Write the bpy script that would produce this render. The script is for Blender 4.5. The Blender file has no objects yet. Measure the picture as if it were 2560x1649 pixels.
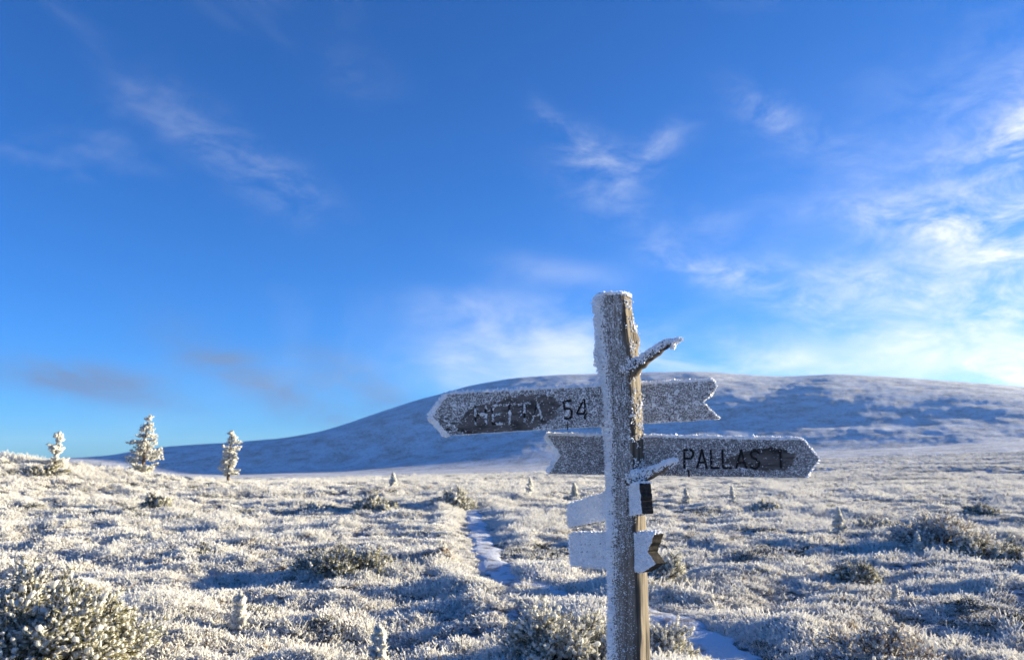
import bpy, math, random
import numpy as np
from mathutils import Vector, Matrix
R = math.radians
scene = bpy.context.scene
C = scene.collection

# ------------------------------------------------------------------ camera, world, sun, exposure
EYE = 1.6
PITCH = R(9.45)
FPX = 1952.5                      # focal length in photograph pixels (2560 wide)
cam = bpy.data.cameras.new('camera'); camo = bpy.data.objects.new('camera', cam); C.objects.link(camo)
cam.sensor_width = 23.6; cam.lens = 18.0
camo.location = (0, 0, EYE); camo.rotation_euler = (R(90) + PITCH, 0, 0)
cam.clip_start = 0.05; cam.clip_end = 20000
cam.dof.use_dof = True; cam.dof.focus_distance = 3.0; cam.dof.aperture_fstop = 3.5
scene.camera = camo

SUN_AZ, SUN_EL = R(71), R(8.8)     # to the right of the view and a little behind the sign
sun = bpy.data.lights.new('sun', 'SUN'); suno = bpy.data.objects.new('sun', sun); C.objects.link(suno)
sun.energy = 5.0; sun.angle = R(0.53); sun.color = (1.0, 0.865, 0.60)
sd = Vector((math.sin(SUN_AZ)*math.cos(SUN_EL), math.cos(SUN_AZ)*math.cos(SUN_EL), math.sin(SUN_EL)))
suno.rotation_euler = (-sd).to_track_quat('-Z', 'Y').to_euler()

scene.view_settings.view_transform = 'Standard'
scene.view_settings.look = 'None'
scene.view_settings.exposure = 1.68
scene.view_settings.gamma = 1.0
scene.view_settings.use_curve_mapping = False

def pix_dir(px, py):
    """world direction of a pixel of the photograph"""
    x, yy = px - 1280.0, 824.5 - py
    c, s = math.cos(PITCH), math.sin(PITCH)
    return np.array([x, FPX*c - yy*s, FPX*s + yy*c])
def az_el(px, py):
    d = pix_dir(px, py)
    return math.atan2(d[0], d[1]), math.atan2(d[2], math.hypot(d[0], d[1]))
def at(px, py, Y):
    d = pix_dir(px, py); return np.array([0, 0, EYE]) + d*(Y/d[1])

def build_world():
    w = bpy.data.worlds.new('World'); scene.world = w; w.use_nodes = True
    nt = w.node_tree; N = nt.nodes; L = nt.links
    for n in list(N): N.remove(n)
    out = N.new('ShaderNodeOutputWorld'); bg = N.new('ShaderNodeBackground'); L.new(bg.outputs[0], out.inputs[0])
    sky = N.new('ShaderNodeTexSky'); sky.sky_type = 'NISHITA'; sky.sun_disc = False
    sky.sun_elevation = SUN_EL; sky.sun_rotation = SUN_AZ
    sky.altitude = 400; sky.air_density = .75; sky.dust_density = 0.3; sky.ozone_density = 4.5
    # the photograph's white balance: a clean, strongly blue arctic sky
    hs = N.new('ShaderNodeMix'); hs.data_type = 'RGBA'; hs.blend_type = 'MULTIPLY'; hs.inputs[0].default_value = 1.0
    L.new(sky.outputs[0], hs.inputs[6]); hs.inputs[7].default_value = (.50, 1.13, 1.62, 1)
    tc = N.new('ShaderNodeTexCoord'); sep = N.new('ShaderNodeSeparateXYZ'); L.new(tc.outputs['Generated'], sep.inputs[0])
    def math_(op, a, b=None, clamp=False):
        n = N.new('ShaderNodeMath'); n.operation = op; n.use_clamp = clamp
        for i, v in enumerate((a, b)):
            if v is None: continue
            if isinstance(v, (int, float)): n.inputs[i].default_value = v
            else: L.new(v, n.inputs[i])
        return n.outputs[0]
    az = math_('ARCTAN2', sep.outputs[0], sep.outputs[1]); el = math_('ARCSINE', sep.outputs[2])
    comb = N.new('ShaderNodeCombineXYZ'); L.new(az, comb.inputs[0]); L.new(el, comb.inputs[1])
    def noise(scale, detail, rough, dist, sx, sy, rot, off=0.0, lac=2.0):
        m = N.new('ShaderNodeMapping'); m.inputs['Scale'].default_value = (sx, sy, 1)
        m.inputs['Rotation'].default_value = (0, 0, R(rot)); m.inputs['Location'].default_value = (off, off*.7, off*.3)
        L.new(comb.outputs[0], m.inputs[0])
        n = N.new('ShaderNodeTexNoise'); n.inputs['Scale'].default_value = scale; n.inputs['Detail'].default_value = detail
        n.inputs['Roughness'].default_value = rough; n.inputs['Distortion'].default_value = dist
        L.new(m.outputs[0], n.inputs['Vector']); return n.outputs[0]
    def ramp(v, a, b):
        n = N.new('ShaderNodeMapRange'); n.interpolation_type = 'SMOOTHSTEP'
        n.inputs[1].default_value = a; n.inputs[2].default_value = b; L.new(v, n.inputs[0]); return n.outputs[0]
    wisp = ramp(noise(12, 10, .68, .4, 1.0, 2.0, 24), .33, .80)        # streaky structure
    soft = ramp(noise(4, 5, .5, .3, 1.0, 1.7, 20, 3.1), .25, .75)   # billows
    soft2 = ramp(noise(8, 6, .58, .4, 1.0, 2.2, 18, 5.3), .34, .66)
    def blobs(lst):
        tot = None
        for (px, py, a, b, rot, amp) in lst:
            A, E = az_el(px, py)
            m = N.new('ShaderNodeMapping'); m.vector_type = 'TEXTURE'
            m.inputs['Location'].default_value = (A, E, 0); m.inputs['Rotation'].default_value = (0, 0, R(rot))
            m.inputs['Scale'].default_value = (a/FPX, b/FPX, 1); L.new(comb.outputs[0], m.inputs[0])
            d = N.new('ShaderNodeVectorMath'); d.operation = 'DOT_PRODUCT'; L.new(m.outputs[0], d.inputs[0]); L.new(m.outputs[0], d.inputs[1])
            g = math_('MULTIPLY', math_('EXPONENT', math_('MULTIPLY', d.outputs['Value'], -1.0)), amp)
            tot = g if tot is None else math_('ADD', tot, g)
        return tot
    streaks = blobs([(600, 400, 200, 60, -30, .17), (740, 470, 110, 45, -30, .11), (890, 185, 90, 50, -10, .10), (400, 285, 140, 35, -28, .08),
        (1500, 400, 110, 55, -25, .32), (1640, 372, 90, 40, 30, .28), (1400, 320, 90, 26, -38, .2), (1560, 540, 190, 60, -35, .2), (1790, 560, 80, 40, -20, .16),
        (1910, 275, 100, 36, -34, .28), (2050, 370, 180, 50, -28, .14), (2545, 345, 50, 55, -50, .8), (2590, 290, 60, 90, -50, .3), (1820, 685, 130, 32, -14, .65), (1990, 745, 110, 26, -12, .45),
        (2300, 540, 220, 40, -12, .40), (2450, 600, 170, 60, -14, .5), (2330, 740, 280, 45, -18, .6), (2560, 700, 130, 130, 0, .4), (2250, 850, 240, 40, -18, .55), (2560, 950, 110, 36, -8, 1.2), (2700, 500, 300, 260, 0, .7)])
    banks = blobs([(1330, 840, 220, 85, 0, .85), (1180, 920, 150, 60, 0, .55), (1480, 860, 150, 70, 0, .55), (1720, 870, 150, 55, 0, .95), (1900, 890, 160, 45, -10, 1.0), (1750, 950, 800, 50, 0, .5),
        (1150, 760, 130, 45, 0, .3), (1400, 680, 170, 36, -10, .32), (2560, 830, 340, 170, 0, .42), (2350, 900, 300, 60, 0, .35), (2450, 650, 560, 330, 0, .2)])
    greys = blobs([(250, 955, 190, 40, -10, 1.1), (130, 950, 110, 24, 0, .7), (540, 890, 130, 50, -30, .75), (700, 985, 190, 48, -20, 1.1), (880, 950, 150, 50, -26, .8), (1000, 1005, 110, 32, -20, .6)])
    # the same kind of thin cloud goes on all round the sky
    far = math_('MULTIPLY', ramp(noise(2.6, 6, .55, .6, 1.0, 2.4, 8, 7.7), .55, .85), .16)
    bright = math_('ADD', math_('ADD', math_('MULTIPLY', streaks, wisp), math_('MULTIPLY', banks, math_('ADD', math_('MULTIPLY', soft, .5), math_('MULTIPLY', soft2, .32)))), far, clamp=True)
    bright = math_('MULTIPLY', bright, .97)
    grey = math_('MULTIPLY', math_('MULTIPLY', greys, math_('ADD', math_('MULTIPLY', soft2, .8), .3)), 1.0, clamp=True)
    def mix(f, a, col):
        n = N.new('ShaderNodeMix'); n.data_type = 'RGBA'; L.new(f, n.inputs[0]); L.new(a, n.inputs[6]); n.inputs[7].default_value = (*col, 1); return n.outputs[2]
    S = 0.0535
    c = mix(grey, hs.outputs[2], (.046/S, .092/S, .190/S))
    c = mix(bright, c, (.35/S, .36/S, .365/S))
    L.new(c, bg.inputs[0]); bg.inputs[1].default_value = S
build_world()

# ------------------------------------------------------------------ numpy helpers
rng = np.random.default_rng(7)
_perm = np.random.default_rng(11).permutation(512).astype(np.int64)
_gr = np.random.default_rng(12).uniform(0, 2*math.pi, 512)
_gx, _gy = np.cos(_gr), np.sin(_gr)
def noise2(x, y, seed=0):
    x = np.asarray(x, float) + seed*17.31; y = np.asarray(y, float) - seed*9.77
    xi = np.floor(x).astype(np.int64); yi = np.floor(y).astype(np.int64); fx = x - xi; fy = y - yi
    def g(i, j, dx, dy):
        h = _perm[(_perm[i & 511] + j) & 511]; return _gx[h]*dx + _gy[h]*dy
    u = fx*fx*fx*(fx*(fx*6-15)+10); v = fy*fy*fy*(fy*(fy*6-15)+10)
    a = g(xi, yi, fx, fy)*(1-u) + g(xi+1, yi, fx-1, fy)*u
    b = g(xi, yi+1, fx, fy-1)*(1-u) + g(xi+1, yi+1, fx-1, fy-1)*u
    return (a*(1-v) + b*v)*1.5
def fbm(x, y, oct=4, seed=0, gain=.5):
    t = 0; a = 1
    for o in range(oct):
        t = t + a*noise2(x*2**o, y*2**o, seed+o*3); a *= gain
    return t
def sstep(a, b, v):
    t = np.clip((v-a)/(b-a), 0, 1); return t*t*(3-2*t)
def unit(v):
    return v/np.maximum(np.linalg.norm(v, axis=-1, keepdims=True), 1e-9)
def rand_dirs(n, g=None):
    return unit((g or rng).normal(size=(n, 3)))

class Geo:
    """collects triangles and quads with a per-vertex frost value, then links them as ONE mesh object"""
    def __init__(s): s.V = []; s.T = []; s.Q = []; s.A = []; s.n = 0
    def add(s, V, T=None, Q=None, A=None):
        V = np.asarray(V, float).reshape(-1, 3); s.V.append(V)
        if T is not None: s.T.append(np.asarray(T, np.int64).reshape(-1, 3) + s.n)
        if Q is not None: s.Q.append(np.asarray(Q, np.int64).reshape(-1, 4) + s.n)
        A = np.zeros(len(V)) if A is None else np.broadcast_to(np.asarray(A, float), (len(V),))
        s.A.append(A); s.n += len(V)
    def prisms(s, P0, P1, r0, r1, f0=0., f1=0., sides=3):
        P0 = np.asarray(P0, float).reshape(-1, 3); P1 = np.asarray(P1, float).reshape(-1, 3); n = len(P0)
        if n == 0: return
        d = unit(P1-P0); h = np.where(np.abs(d[:, 2:3]) < .9, np.array([[0, 0, 1.]]), np.array([[1., 0, 0]]))
        u = unit(np.cross(d, h)); v = np.cross(d, u)
        ang = np.arange(sides)*2*math.pi/sides
        ca, sa = np.cos(ang)[None, :, None], np.sin(ang)[None, :, None]
        ring = u[:, None]*ca + v[:, None]*sa
        r0 = np.broadcast_to(np.asarray(r0, float), (n,))[:, None, None]; r1 = np.broadcast_to(np.asarray(r1, float), (n,))[:, None, None]
        V = np.concatenate([P0[:, None]+ring*r0, P1[:, None]+ring*r1, (P1+d*r1[:, 0]*.8)[:, None]], axis=1)
        k = 2*sides+1; base = (np.arange(n)*k)[:, None]; Q = []; T = []
        for i in range(sides):
            j = (i+1) % sides
            Q.append(np.stack([base[:, 0]+i, base[:, 0]+j, base[:, 0]+sides+j, base[:, 0]+sides+i], 1))
            T.append(np.stack([base[:, 0]+sides+i, base[:, 0]+sides+j, base[:, 0]+2*sides], 1))
        A = np.concatenate([np.repeat(np.broadcast_to(np.asarray(f0, float), (n,))[:, None], sides, 1), np.repeat(np.broadcast_to(np.asarray(f1, float), (n,))[:, None], sides+1, 1)], 1)
        s.add(V.reshape(-1, 3), np.concatenate(T), np.concatenate(Q), A.reshape(-1))
    def spikes(s, P0, P1, r, f0=0., f1=0.):
        """slim open three-sided needles"""
        n = len(P0); d = unit(P1-P0); u = unit(np.cross(d, np.where(np.abs(d[:, 2:3]) < .9, np.array([[0, 0, 1.]]), np.array([[1., 0, 0]])))); v = np.cross(d, u)
        r = np.broadcast_to(np.asarray(r, float), (n,))[:, None]
        V = np.stack([P0+u*r, P0-u*r*.5+v*r*.87, P0-u*r*.5-v*r*.87, P1], 1); F = np.array([[0, 1, 3], [1, 2, 3], [2, 0, 3]])
        A = np.stack([np.broadcast_to(np.asarray(x, float), (n,)) for x in (f0, f0, f0, f1)], 1)
        s.add(V.reshape(-1, 3), (F[None]+(np.arange(n)*4)[:, None, None]).reshape(-1, 3), None, A.reshape(-1))
    def crystals(s, P, size, dirs, stretch=1.0, f=1.0, g=rng):
        """irregular little octahedra standing on a surface"""
        n = len(P)
        if n == 0: return
        d = unit(dirs); u = unit(np.cross(d, rand_dirs(n, g))); v = np.cross(d, u)
        sz = np.broadcast_to(np.asarray(size, float), (n,)); st = np.broadcast_to(np.asarray(stretch, float), (n,))
        j = g.uniform(.7, 1.25, (n, 6))*sz[:, None]
        b = P-d*(sz*.35)[:, None]
        V = np.stack([b+u*j[:, 0:1], b+v*j[:, 1:2]-u*j[:, 0:1]*.4, b-v*j[:, 3:4]-u*j[:, 2:3]*.4, P+d*(j[:, 4]*st)[:, None]], 1)
        F = np.array([[0,1,3],[1,2,3],[2,0,3],[0,2,1]])
        T = (F[None]+(np.arange(n)*4)[:, None, None]).reshape(-1, 3)
        s.add(V.reshape(-1, 3), T, None, np.repeat(np.broadcast_to(np.asarray(f, float), (n,)), 4))
    def puffs(s, P, size, dirs, stretch=1.3, f=.95, g=rng, jit=.3):
        """jittered icosahedra: knobs of rime"""
        n = len(P)
        if n == 0: return
        t = (1+5**.5)/2
        I = unit(np.array([[-1,t,0],[1,t,0],[-1,-t,0],[1,-t,0],[0,-1,t],[0,1,t],[0,-1,-t],[0,1,-t],[t,0,-1],[t,0,1],[-t,0,-1],[-t,0,1]], float))
        F = np.array([[0,11,5],[0,5,1],[0,1,7],[0,7,10],[0,10,11],[1,5,9],[5,11,4],[11,10,2],[10,7,6],[7,1,8],[3,9,4],[3,4,2],[3,2,6],[3,6,8],[3,8,9],[4,9,5],[2,4,11],[6,2,10],[8,6,7],[9,8,1]])
        d = unit(dirs); u = unit(np.cross(d, rand_dirs(n, g))); v = np.cross(d, u)
        sz = np.broadcast_to(np.asarray(size, float), (n,)); st = np.broadcast_to(np.asarray(stretch, float), (n,))
        L = I[None]*g.uniform(1-jit, 1+jit, (n, 12, 1))*sz[:, None, None]
        V = P[:, None] + u[:, None]*L[..., 0:1] + v[:, None]*L[..., 1:2] + d[:, None]*(L[..., 2:3]*st[:, None, None])
        T = (F[None]+(np.arange(n)*12)[:, None, None]).reshape(-1, 3)
        s.add(V.reshape(-1, 3), T, None, np.repeat(np.broadcast_to(np.asarray(f, float), (n,)), 12))
    def tube(s, pts, rad, sides=8, f=0.):
        pts = np.asarray(pts, float); n = len(pts); rad = np.broadcast_to(np.asarray(rad, float), (n,))
        t = unit(np.gradient(pts, axis=0)); h = np.array([0.31, 0.52, 0.8]); u = unit(np.cross(t, h)); v = np.cross(t, u)
        a = np.arange(sides)*2*math.pi/sides
        V = pts[:, None] + (u[:, None]*np.cos(a)[None, :, None] + v[:, None]*np.sin(a)[None, :, None])*rad[:, None, None]
        V = np.concatenate([V.reshape(-1, 3), pts[:1], pts[-1:]]); Q = []; T = []
        for i in range(n-1):
            for k in range(sides):
                k2 = (k+1) % sides; Q.append((i*sides+k, i*sides+k2, (i+1)*sides+k2, (i+1)*sides+k))
        for k in range(sides):
            k2 = (k+1) % sides; T.append((k2, k, n*sides)); T.append(((n-1)*sides+k, (n-1)*sides+k2, n*sides+1))
        s.add(V, T, Q, f)
    def mesh(s, name, mat, smooth=False):
        me = bpy.data.meshes.new(name)
        V = np.concatenate(s.V); T = np.concatenate(s.T) if s.T else np.zeros((0, 3), np.int64); Q = np.concatenate(s.Q) if s.Q else np.zeros((0, 4), np.int64)
        me.vertices.add(len(V)); me.vertices.foreach_set('co', V.astype(np.float32).ravel())
        nl = T.size+Q.size; me.loops.add(nl); me.loops.foreach_set('vertex_index', np.concatenate([T.ravel(), Q.ravel()]).astype(np.int32))
        me.polygons.add(len(T)+len(Q))
        st = np.concatenate([np.arange(len(T))*3, T.size+np.arange(len(Q))*4]).astype(np.int32)
        me.polygons.foreach_set('loop_start', st)
        me.polygons.foreach_set('use_smooth', np.full(len(T)+len(Q), smooth))
        at_ = me.attributes.new('frost', 'FLOAT', 'POINT'); at_.data.foreach_set('value', np.concatenate(s.A).astype(np.float32))
        me.update(calc_edges=True); me.validate()
        me.materials.append(mat); return me
    def obj(s, name, mat, parent=None, smooth=False, link=True):
        o = bpy.data.objects.new(name, s.mesh(name, mat, smooth))
        if link: C.objects.link(o)
        if parent is not None: o.parent = parent
        return o
def empty(name, loc, label, cat, group=None):
    o = bpy.data.objects.new(name, None); C.objects.link(o); o.location = loc; o.empty_display_size = .2
    o['label'] = label; o['category'] = cat
    if group: o['group'] = group
    return o

# ------------------------------------------------------------------ materials
def mat(name):
    m = bpy.data.materials.new(name); m.use_nodes = True; nt = m.node_tree
    b = nt.nodes['Principled BSDF']; b.inputs['Specular IOR Level'].default_value = .25; return m, nt, b
def nd(nt, typ, **kw):
    n = nt.nodes.new(typ)
    for k, v in kw.items():
        if k in n.inputs: n.inputs[k].default_value = v
        else: setattr(n, k, v)
    return n
def mixc(nt, f, a, b):
    n = nt.nodes.new('ShaderNodeMix'); n.data_type = 'RGBA'
    for i, v in ((0, f), (6, a), (7, b)):
        if isinstance(v, (tuple, list)): n.inputs[i].default_value = (*v, 1)
        elif isinstance(v, (int, float)): n.inputs[i].default_value = v
        else: nt.links.new(v, n.inputs[i])
    return n.outputs[2]
def rng_(nt, v, a, b, c=0., d=1.):
    n = nt.nodes.new('ShaderNodeMapRange'); n.interpolation_type = 'SMOOTHSTEP'
    for i, x in ((1, a), (2, b), (3, c), (4, d)): n.inputs[i].default_value = x
    nt.links.new(v, n.inputs[0]); return n.outputs[0]
def tex(nt, scale, detail=4, rough=.55, vec=None, stretch=None, dist=0.):
    n = nd(nt, 'ShaderNodeTexNoise', Scale=scale, Detail=detail, Roughness=rough, Distortion=dist)
    tc = nt.nodes.new('ShaderNodeTexCoord'); src = tc.outputs['Object'] if vec is None else vec
    if stretch:
        m = nd(nt, 'ShaderNodeMapping'); m.inputs['Scale'].default_value = stretch; nt.links.new(src, m.inputs[0]); src = m.outputs[0]
    nt.links.new(src, n.inputs['Vector']); return n.outputs[0]
def mmul(nt, op, a, b):
    n = nt.nodes.new('ShaderNodeMath'); n.operation = op
    for i, v in ((0, a), (1, b)):
        if isinstance(v, (int, float)): n.inputs[i].default_value = v
        else: nt.links.new(v, n.inputs[i])
    return n.outputs[0]

FROST = (.90, .89, .855)
def plant_mat(name, bare1, bare2, frost=FROST, lo=.25, hi=.7, nscale=14):
    m, nt, b = mat(name)
    a = nd(nt, 'ShaderNodeAttribute', attribute_name='frost'); n = tex(nt, nscale, 3)
    oi = nt.nodes.new('ShaderNodeObjectInfo')
    f = mmul(nt, 'ADD', a.outputs['Fac'], mmul(nt, 'MULTIPLY', mmul(nt, 'SUBTRACT', n, .5), .55))
    f = mmul(nt, 'ADD', f, mmul(nt, 'MULTIPLY', mmul(nt, 'SUBTRACT', oi.outputs['Random'], .5), .38))
    f = rng_(nt, f, lo, hi)
    bare = mixc(nt, oi.outputs['Random'], bare1, bare2)
    nt.links.new(mixc(nt, f, bare, frost), b.inputs['Base Color']); b.inputs['Roughness'].default_value = .8
    tr = nt.nodes.new('ShaderNodeBsdfTranslucent'); nt.links.new(mixc(nt, f, bare, frost), tr.inputs[0]); ms = nt.nodes.new('ShaderNodeMixShader')
    nt.links.new(rng_(nt, f, 0, 1, .08, .48), ms.inputs[0]); nt.links.new(b.outputs[0], ms.inputs[1]); nt.links.new(tr.outputs[0], ms.inputs[2])
    nt.links.new(ms.outputs[0], nt.nodes['Material Output'].inputs[0])
    return m
M_heather = plant_mat('frosted heather', (.20, .125, .07), (.14, .12, .065))
M_crow = plant_mat('frosted crowberry', (.045, .055, .028), (.10, .075, .04))
M_birch = plant_mat('frosted dwarf birch', (.13, .08, .055), (.17, .12, .08))
M_grass = plant_mat('frosted grass', (.38, .27, .13), (.28, .21, .11))
M_juniper = plant_mat('frosted juniper', (.12, .11, .035), (.085, .085, .035), (.90, .885, .83))
M_pine = plant_mat('frosted pine needles', (.10, .105, .05), (.10, .10, .05), (.90, .89, .84), .1, .6)
M_bark = plant_mat('frosted bark', (.16, .11, .075), (.13, .10, .075), lo=.35, hi=.9)

def frost_mat():
    m, nt, b = mat('hoar frost'); n = tex(nt, 260, 2)
    nt.links.new(mixc(nt, n, (.84, .84, .84), (.95, .95, .94)), b.inputs['Base Color']); b.inputs['Roughness'].default_value = .55
    b.inputs['Specular IOR Level'].default_value = .35
    return m
M_frost = frost_mat()
def snow_mat():
    m, nt, b = mat('trodden snow'); n = tex(nt, 3.5, 6, .62); n2 = tex(nt, 30, 4)
    c = mixc(nt, rng_(nt, n, .36, .50), (.30, .27, .25), (.66, .69, .74)); nt.links.new(c, b.inputs['Base Color']); b.inputs['Roughness'].default_value = .6
    bp = nd(nt, 'ShaderNodeBump', Strength=.7, Distance=.03); nt.links.new(mmul(nt, 'ADD', n2, n), bp.inputs['Height']); nt.links.new(bp.outputs[0], b.inputs['Normal'])
    return m
M_snow = snow_mat()
def ground_mat():
    m, nt, b = mat('frosted heath ground')
    n1 = tex(nt, .9, 8, .68); n2 = tex(nt, .035, 7, .6, stretch=(1, 1.0, 1)); n3 = tex(nt, 9, 4, .6); n4 = tex(nt, .22, 6, .65)
    s = mmul(nt, 'ADD', mmul(nt, 'MULTIPLY', n1, .45), mmul(nt, 'ADD', mmul(nt, 'MULTIPLY', n2, .3), mmul(nt, 'MULTIPLY', n4, .25)))
    c = mixc(nt, rng_(nt, s, .40, .56), (.26, .24, .23), (.76, .78, .80))
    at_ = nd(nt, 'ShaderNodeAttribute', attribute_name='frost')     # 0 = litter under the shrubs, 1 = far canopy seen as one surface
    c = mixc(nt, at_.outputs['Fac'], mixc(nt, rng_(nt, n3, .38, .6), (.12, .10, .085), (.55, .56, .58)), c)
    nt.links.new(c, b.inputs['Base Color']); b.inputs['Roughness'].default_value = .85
    bp = nd(nt, 'ShaderNodeBump', Strength=1.0, Distance=.35)
    nt.links.new(mmul(nt, 'ADD', mmul(nt, 'MULTIPLY', n1, .6), mmul(nt, 'ADD', mmul(nt, 'MULTIPLY', n3, .1), mmul(nt, 'MULTIPLY', n4, 1.6))), bp.inputs['Height']); nt.links.new(bp.outputs[0], b.inputs['Normal'])
    return m
M_ground = ground_mat()
def wood_mat(name, c1, c2, stretch, frost_tint=True, dark=(.02, .018, .016)):
    m, nt, b = mat(name)
    g = tex(nt, 50, 6, .68, stretch=stretch, dist=.3); g2 = tex(nt, 9, 4, .6, stretch=tuple(.25+.75*x for x in stretch))
    a = nd(nt, 'ShaderNodeAttribute', attribute_name='frost')       # thin hoar film left on the wood
    c = mixc(nt, rng_(nt, g, .36, .62), c1, c2); c = mixc(nt, rng_(nt, g2, .50, .74), c, dark)
    c = mixc(nt, a.outputs['Fac'], c, (.82, .82, .83))
    nt.links.new(c, b.inputs['Base Color']); b.inputs['Roughness'].default_value = .75
    bp = nd(nt, 'ShaderNodeBump', Strength=.6, Distance=.004); nt.links.new(g, bp.inputs['Height']); nt.links.new(bp.outputs[0], b.inputs['Normal'])
    return m
M_post = wood_mat('weathered post wood', (.05, .04, .03), (.185, .15, .11), (1, 1, .05))
M_board2 = wood_mat('dark weathered board along the view', (.012, .010, .009), (.045, .037, .029), (1, .06, 1))
M_board = wood_mat('dark weathered board', (.06, .052, .048), (.165, .145, .132), (.06, 1, 1))
M_letter, _nt, _b = mat('black routed lettering'); _b.inputs['Base Color'].default_value = (.008, .008, .009, 1); _b.inputs['Roughness'].default_value = .8
_nt.links.new(mixc(_nt, tex(_nt, 90, 3), (.005, .005, .006), (.02, .018, .017)), _b.inputs['Base Color'])

# ------------------------------------------------------------------ terrain
SKYL = [(-900,1150),(-300,1150),(0,1149),(245,1147),(300,1131),(420,1116),(500,1110),(600,1105),(700,1097),(800,1080),(870,1058),(950,1030),(1040,1000),(1100,985),(1180,962),(1280,945),(1400,936),(1500,934),(1620,930),(1750,928),(1850,935),(1950,942),(2080,935),(2200,940),(2350,950),(2480,960),(2560,968),(2800,990),(3300,1060),(4200,1140)]
NEAR_R = [0.5, 6, 12, 20, 30, 40, 60, 100, 200]
NEAR = {-400:[0,0,0,.1,.3,.5,.2,-1.0,-3], 300:[0,0,0,.1,.3,.42,0,-1.5,-4], 600:[0,0,0,.1,.32,.42,.0,-1.2,-4], 1000:[0,0,0,.1,.36,.46,.2,-.7,-3],
        1300:[0,0,0,.1,.25,.3,.1,-.4,-2], 1700:[0,0,0,.1,.15,.1,0,-.2,-.8], 2100:[0,0,0,.1,.22,.2,.1,0,.5], 2560:[0,0,0,.12,.28,.3,.3,.4,1.5], 3400:[0,0,0,.1,.3,.4,.5,1,3]}
FAR_R = [350, 600, 900, 1120, 1300]
FAR = {-400:[1160,1155,1152,1150,1150], 0:[1175,1170,1165,1160,1152], 300:[1194,1190,1187,1183,1138], 600:[1197,1194,1190,1186,1110], 850:[1194,1190,1186,1174,1074], 1050:[1190,1184,1178,1142,1024],
       1300:[1182,1176,1166,1090,1008], 1700:[1168,1155,1144,1070,996], 2100:[1150,1138,1126,1058,990], 2560:[1135,1118,1106,1056,1000], 3400:[1130,1115,1105,1090,1075], 4200:[1148,1145,1143,1142,1142]}
RC = 1700.
TA = np.linspace(R(-62), R(62), 311)
TLR = np.linspace(math.log(.5), math.log(9000), 420)
def _tables():
    def colaz(px): return az_el(px, 1050)[0]
    rows_r, rows = [], []
    nk = sorted(NEAR); na = [colaz(k) for k in nk]
    for i, r in enumerate(NEAR_R):
        rows_r.append(r); rows.append(np.interp(TA, na, [NEAR[k][i] for k in nk]))
    fk = sorted(FAR); fa = [colaz(k) for k in fk]
    for i, r in enumerate(FAR_R):
        rows_r.append(r); rows.append(np.interp(TA, fa, [EYE+math.tan(az_el(k, FAR[k][i])[1])*r for k in fk]))
    ka = [az_el(*p)[0] for p in SKYL]; ke = [math.tan(az_el(*p)[1]) for p in SKYL]; te = np.interp(TA, ka, ke); k = np.exp(-np.linspace(-2, 2, 9)**2); k /= k.sum(); te = np.convolve(np.pad(te, 4, 'edge'), k, 'valid')
    rows_r.append(RC); rows.append(EYE+te*RC*1.004)
    rows_r.append(2300); rows.append(EYE+te*2300*.9-6)
    rows_r.append(9000); rows.append(np.full_like(TA, -40.))
    rows = np.array(rows); lr = np.log(rows_r)
    Z = np.empty((len(TA), len(TLR)))
    for i in range(len(TA)): Z[i] = np.interp(TLR, lr, rows[:, i])
    k = np.exp(-np.linspace(-2, 2, 7)**2); k /= k.sum()
    Zp = np.pad(Z, ((0, 0), (3, 3)), 'edge'); Z2 = sum(k[j]*Zp[:, j:j+Z.shape[1]] for j in range(7))
    k = np.exp(-np.linspace(-2, 2, 15)**2); k /= k.sum(); Zp = np.pad(Z2, ((7, 7), (0, 0)), 'edge'); Z2 = sum(k[j]*Zp[j:j+Z.shape[0]] for j in range(15))
    # bring the skyline back to the photographed height after smoothing
    rr = np.exp(TLR); m = (rr > 500) & (rr < 2600)
    top = ((Z2[:, m]-EYE)/rr[m]).max(1)
    sc = np.where(te > .012, te/np.maximum(top, .01), 1.0); wgt = sstep(500, 1500, rr)
    return Z2 + (Z2-EYE)*(np.clip(sc, .8, 1.25)-1)[:, None]*wgt[None]
TZ = _tables()
PATH_PX = [(2040,1720),(1890,1649),(1805,1592),(1728,1543),(1620,1500),(1400,1458),(1275,1424),(1228,1384),(1205,1335),(1192,1300),(1182,1276),(1176,1262)]
PATH = np.zeros((0, 2)); PATH_HW = .28
def path_dist(x, y):
    if len(PATH) == 0: return np.full(np.shape(x), 9.)
    p = np.stack([np.ravel(x), np.ravel(y)], 1); best = np.full(len(p), 9.)
    for a, b in zip(PATH[:-1], PATH[1:]):
        ab = b-a; t = np.clip(((p-a)@ab)/(ab@ab), 0, 1); d = np.linalg.norm(p-(a+t[:, None]*ab), axis=1); best = np.minimum(best, d)
    return best.reshape(np.shape(x))
def ground_raw(x, y):
    global PATH
    keep, PATH = PATH, np.zeros((0, 2)); z = ground_z(x, y, False); PATH = keep; return z
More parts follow.
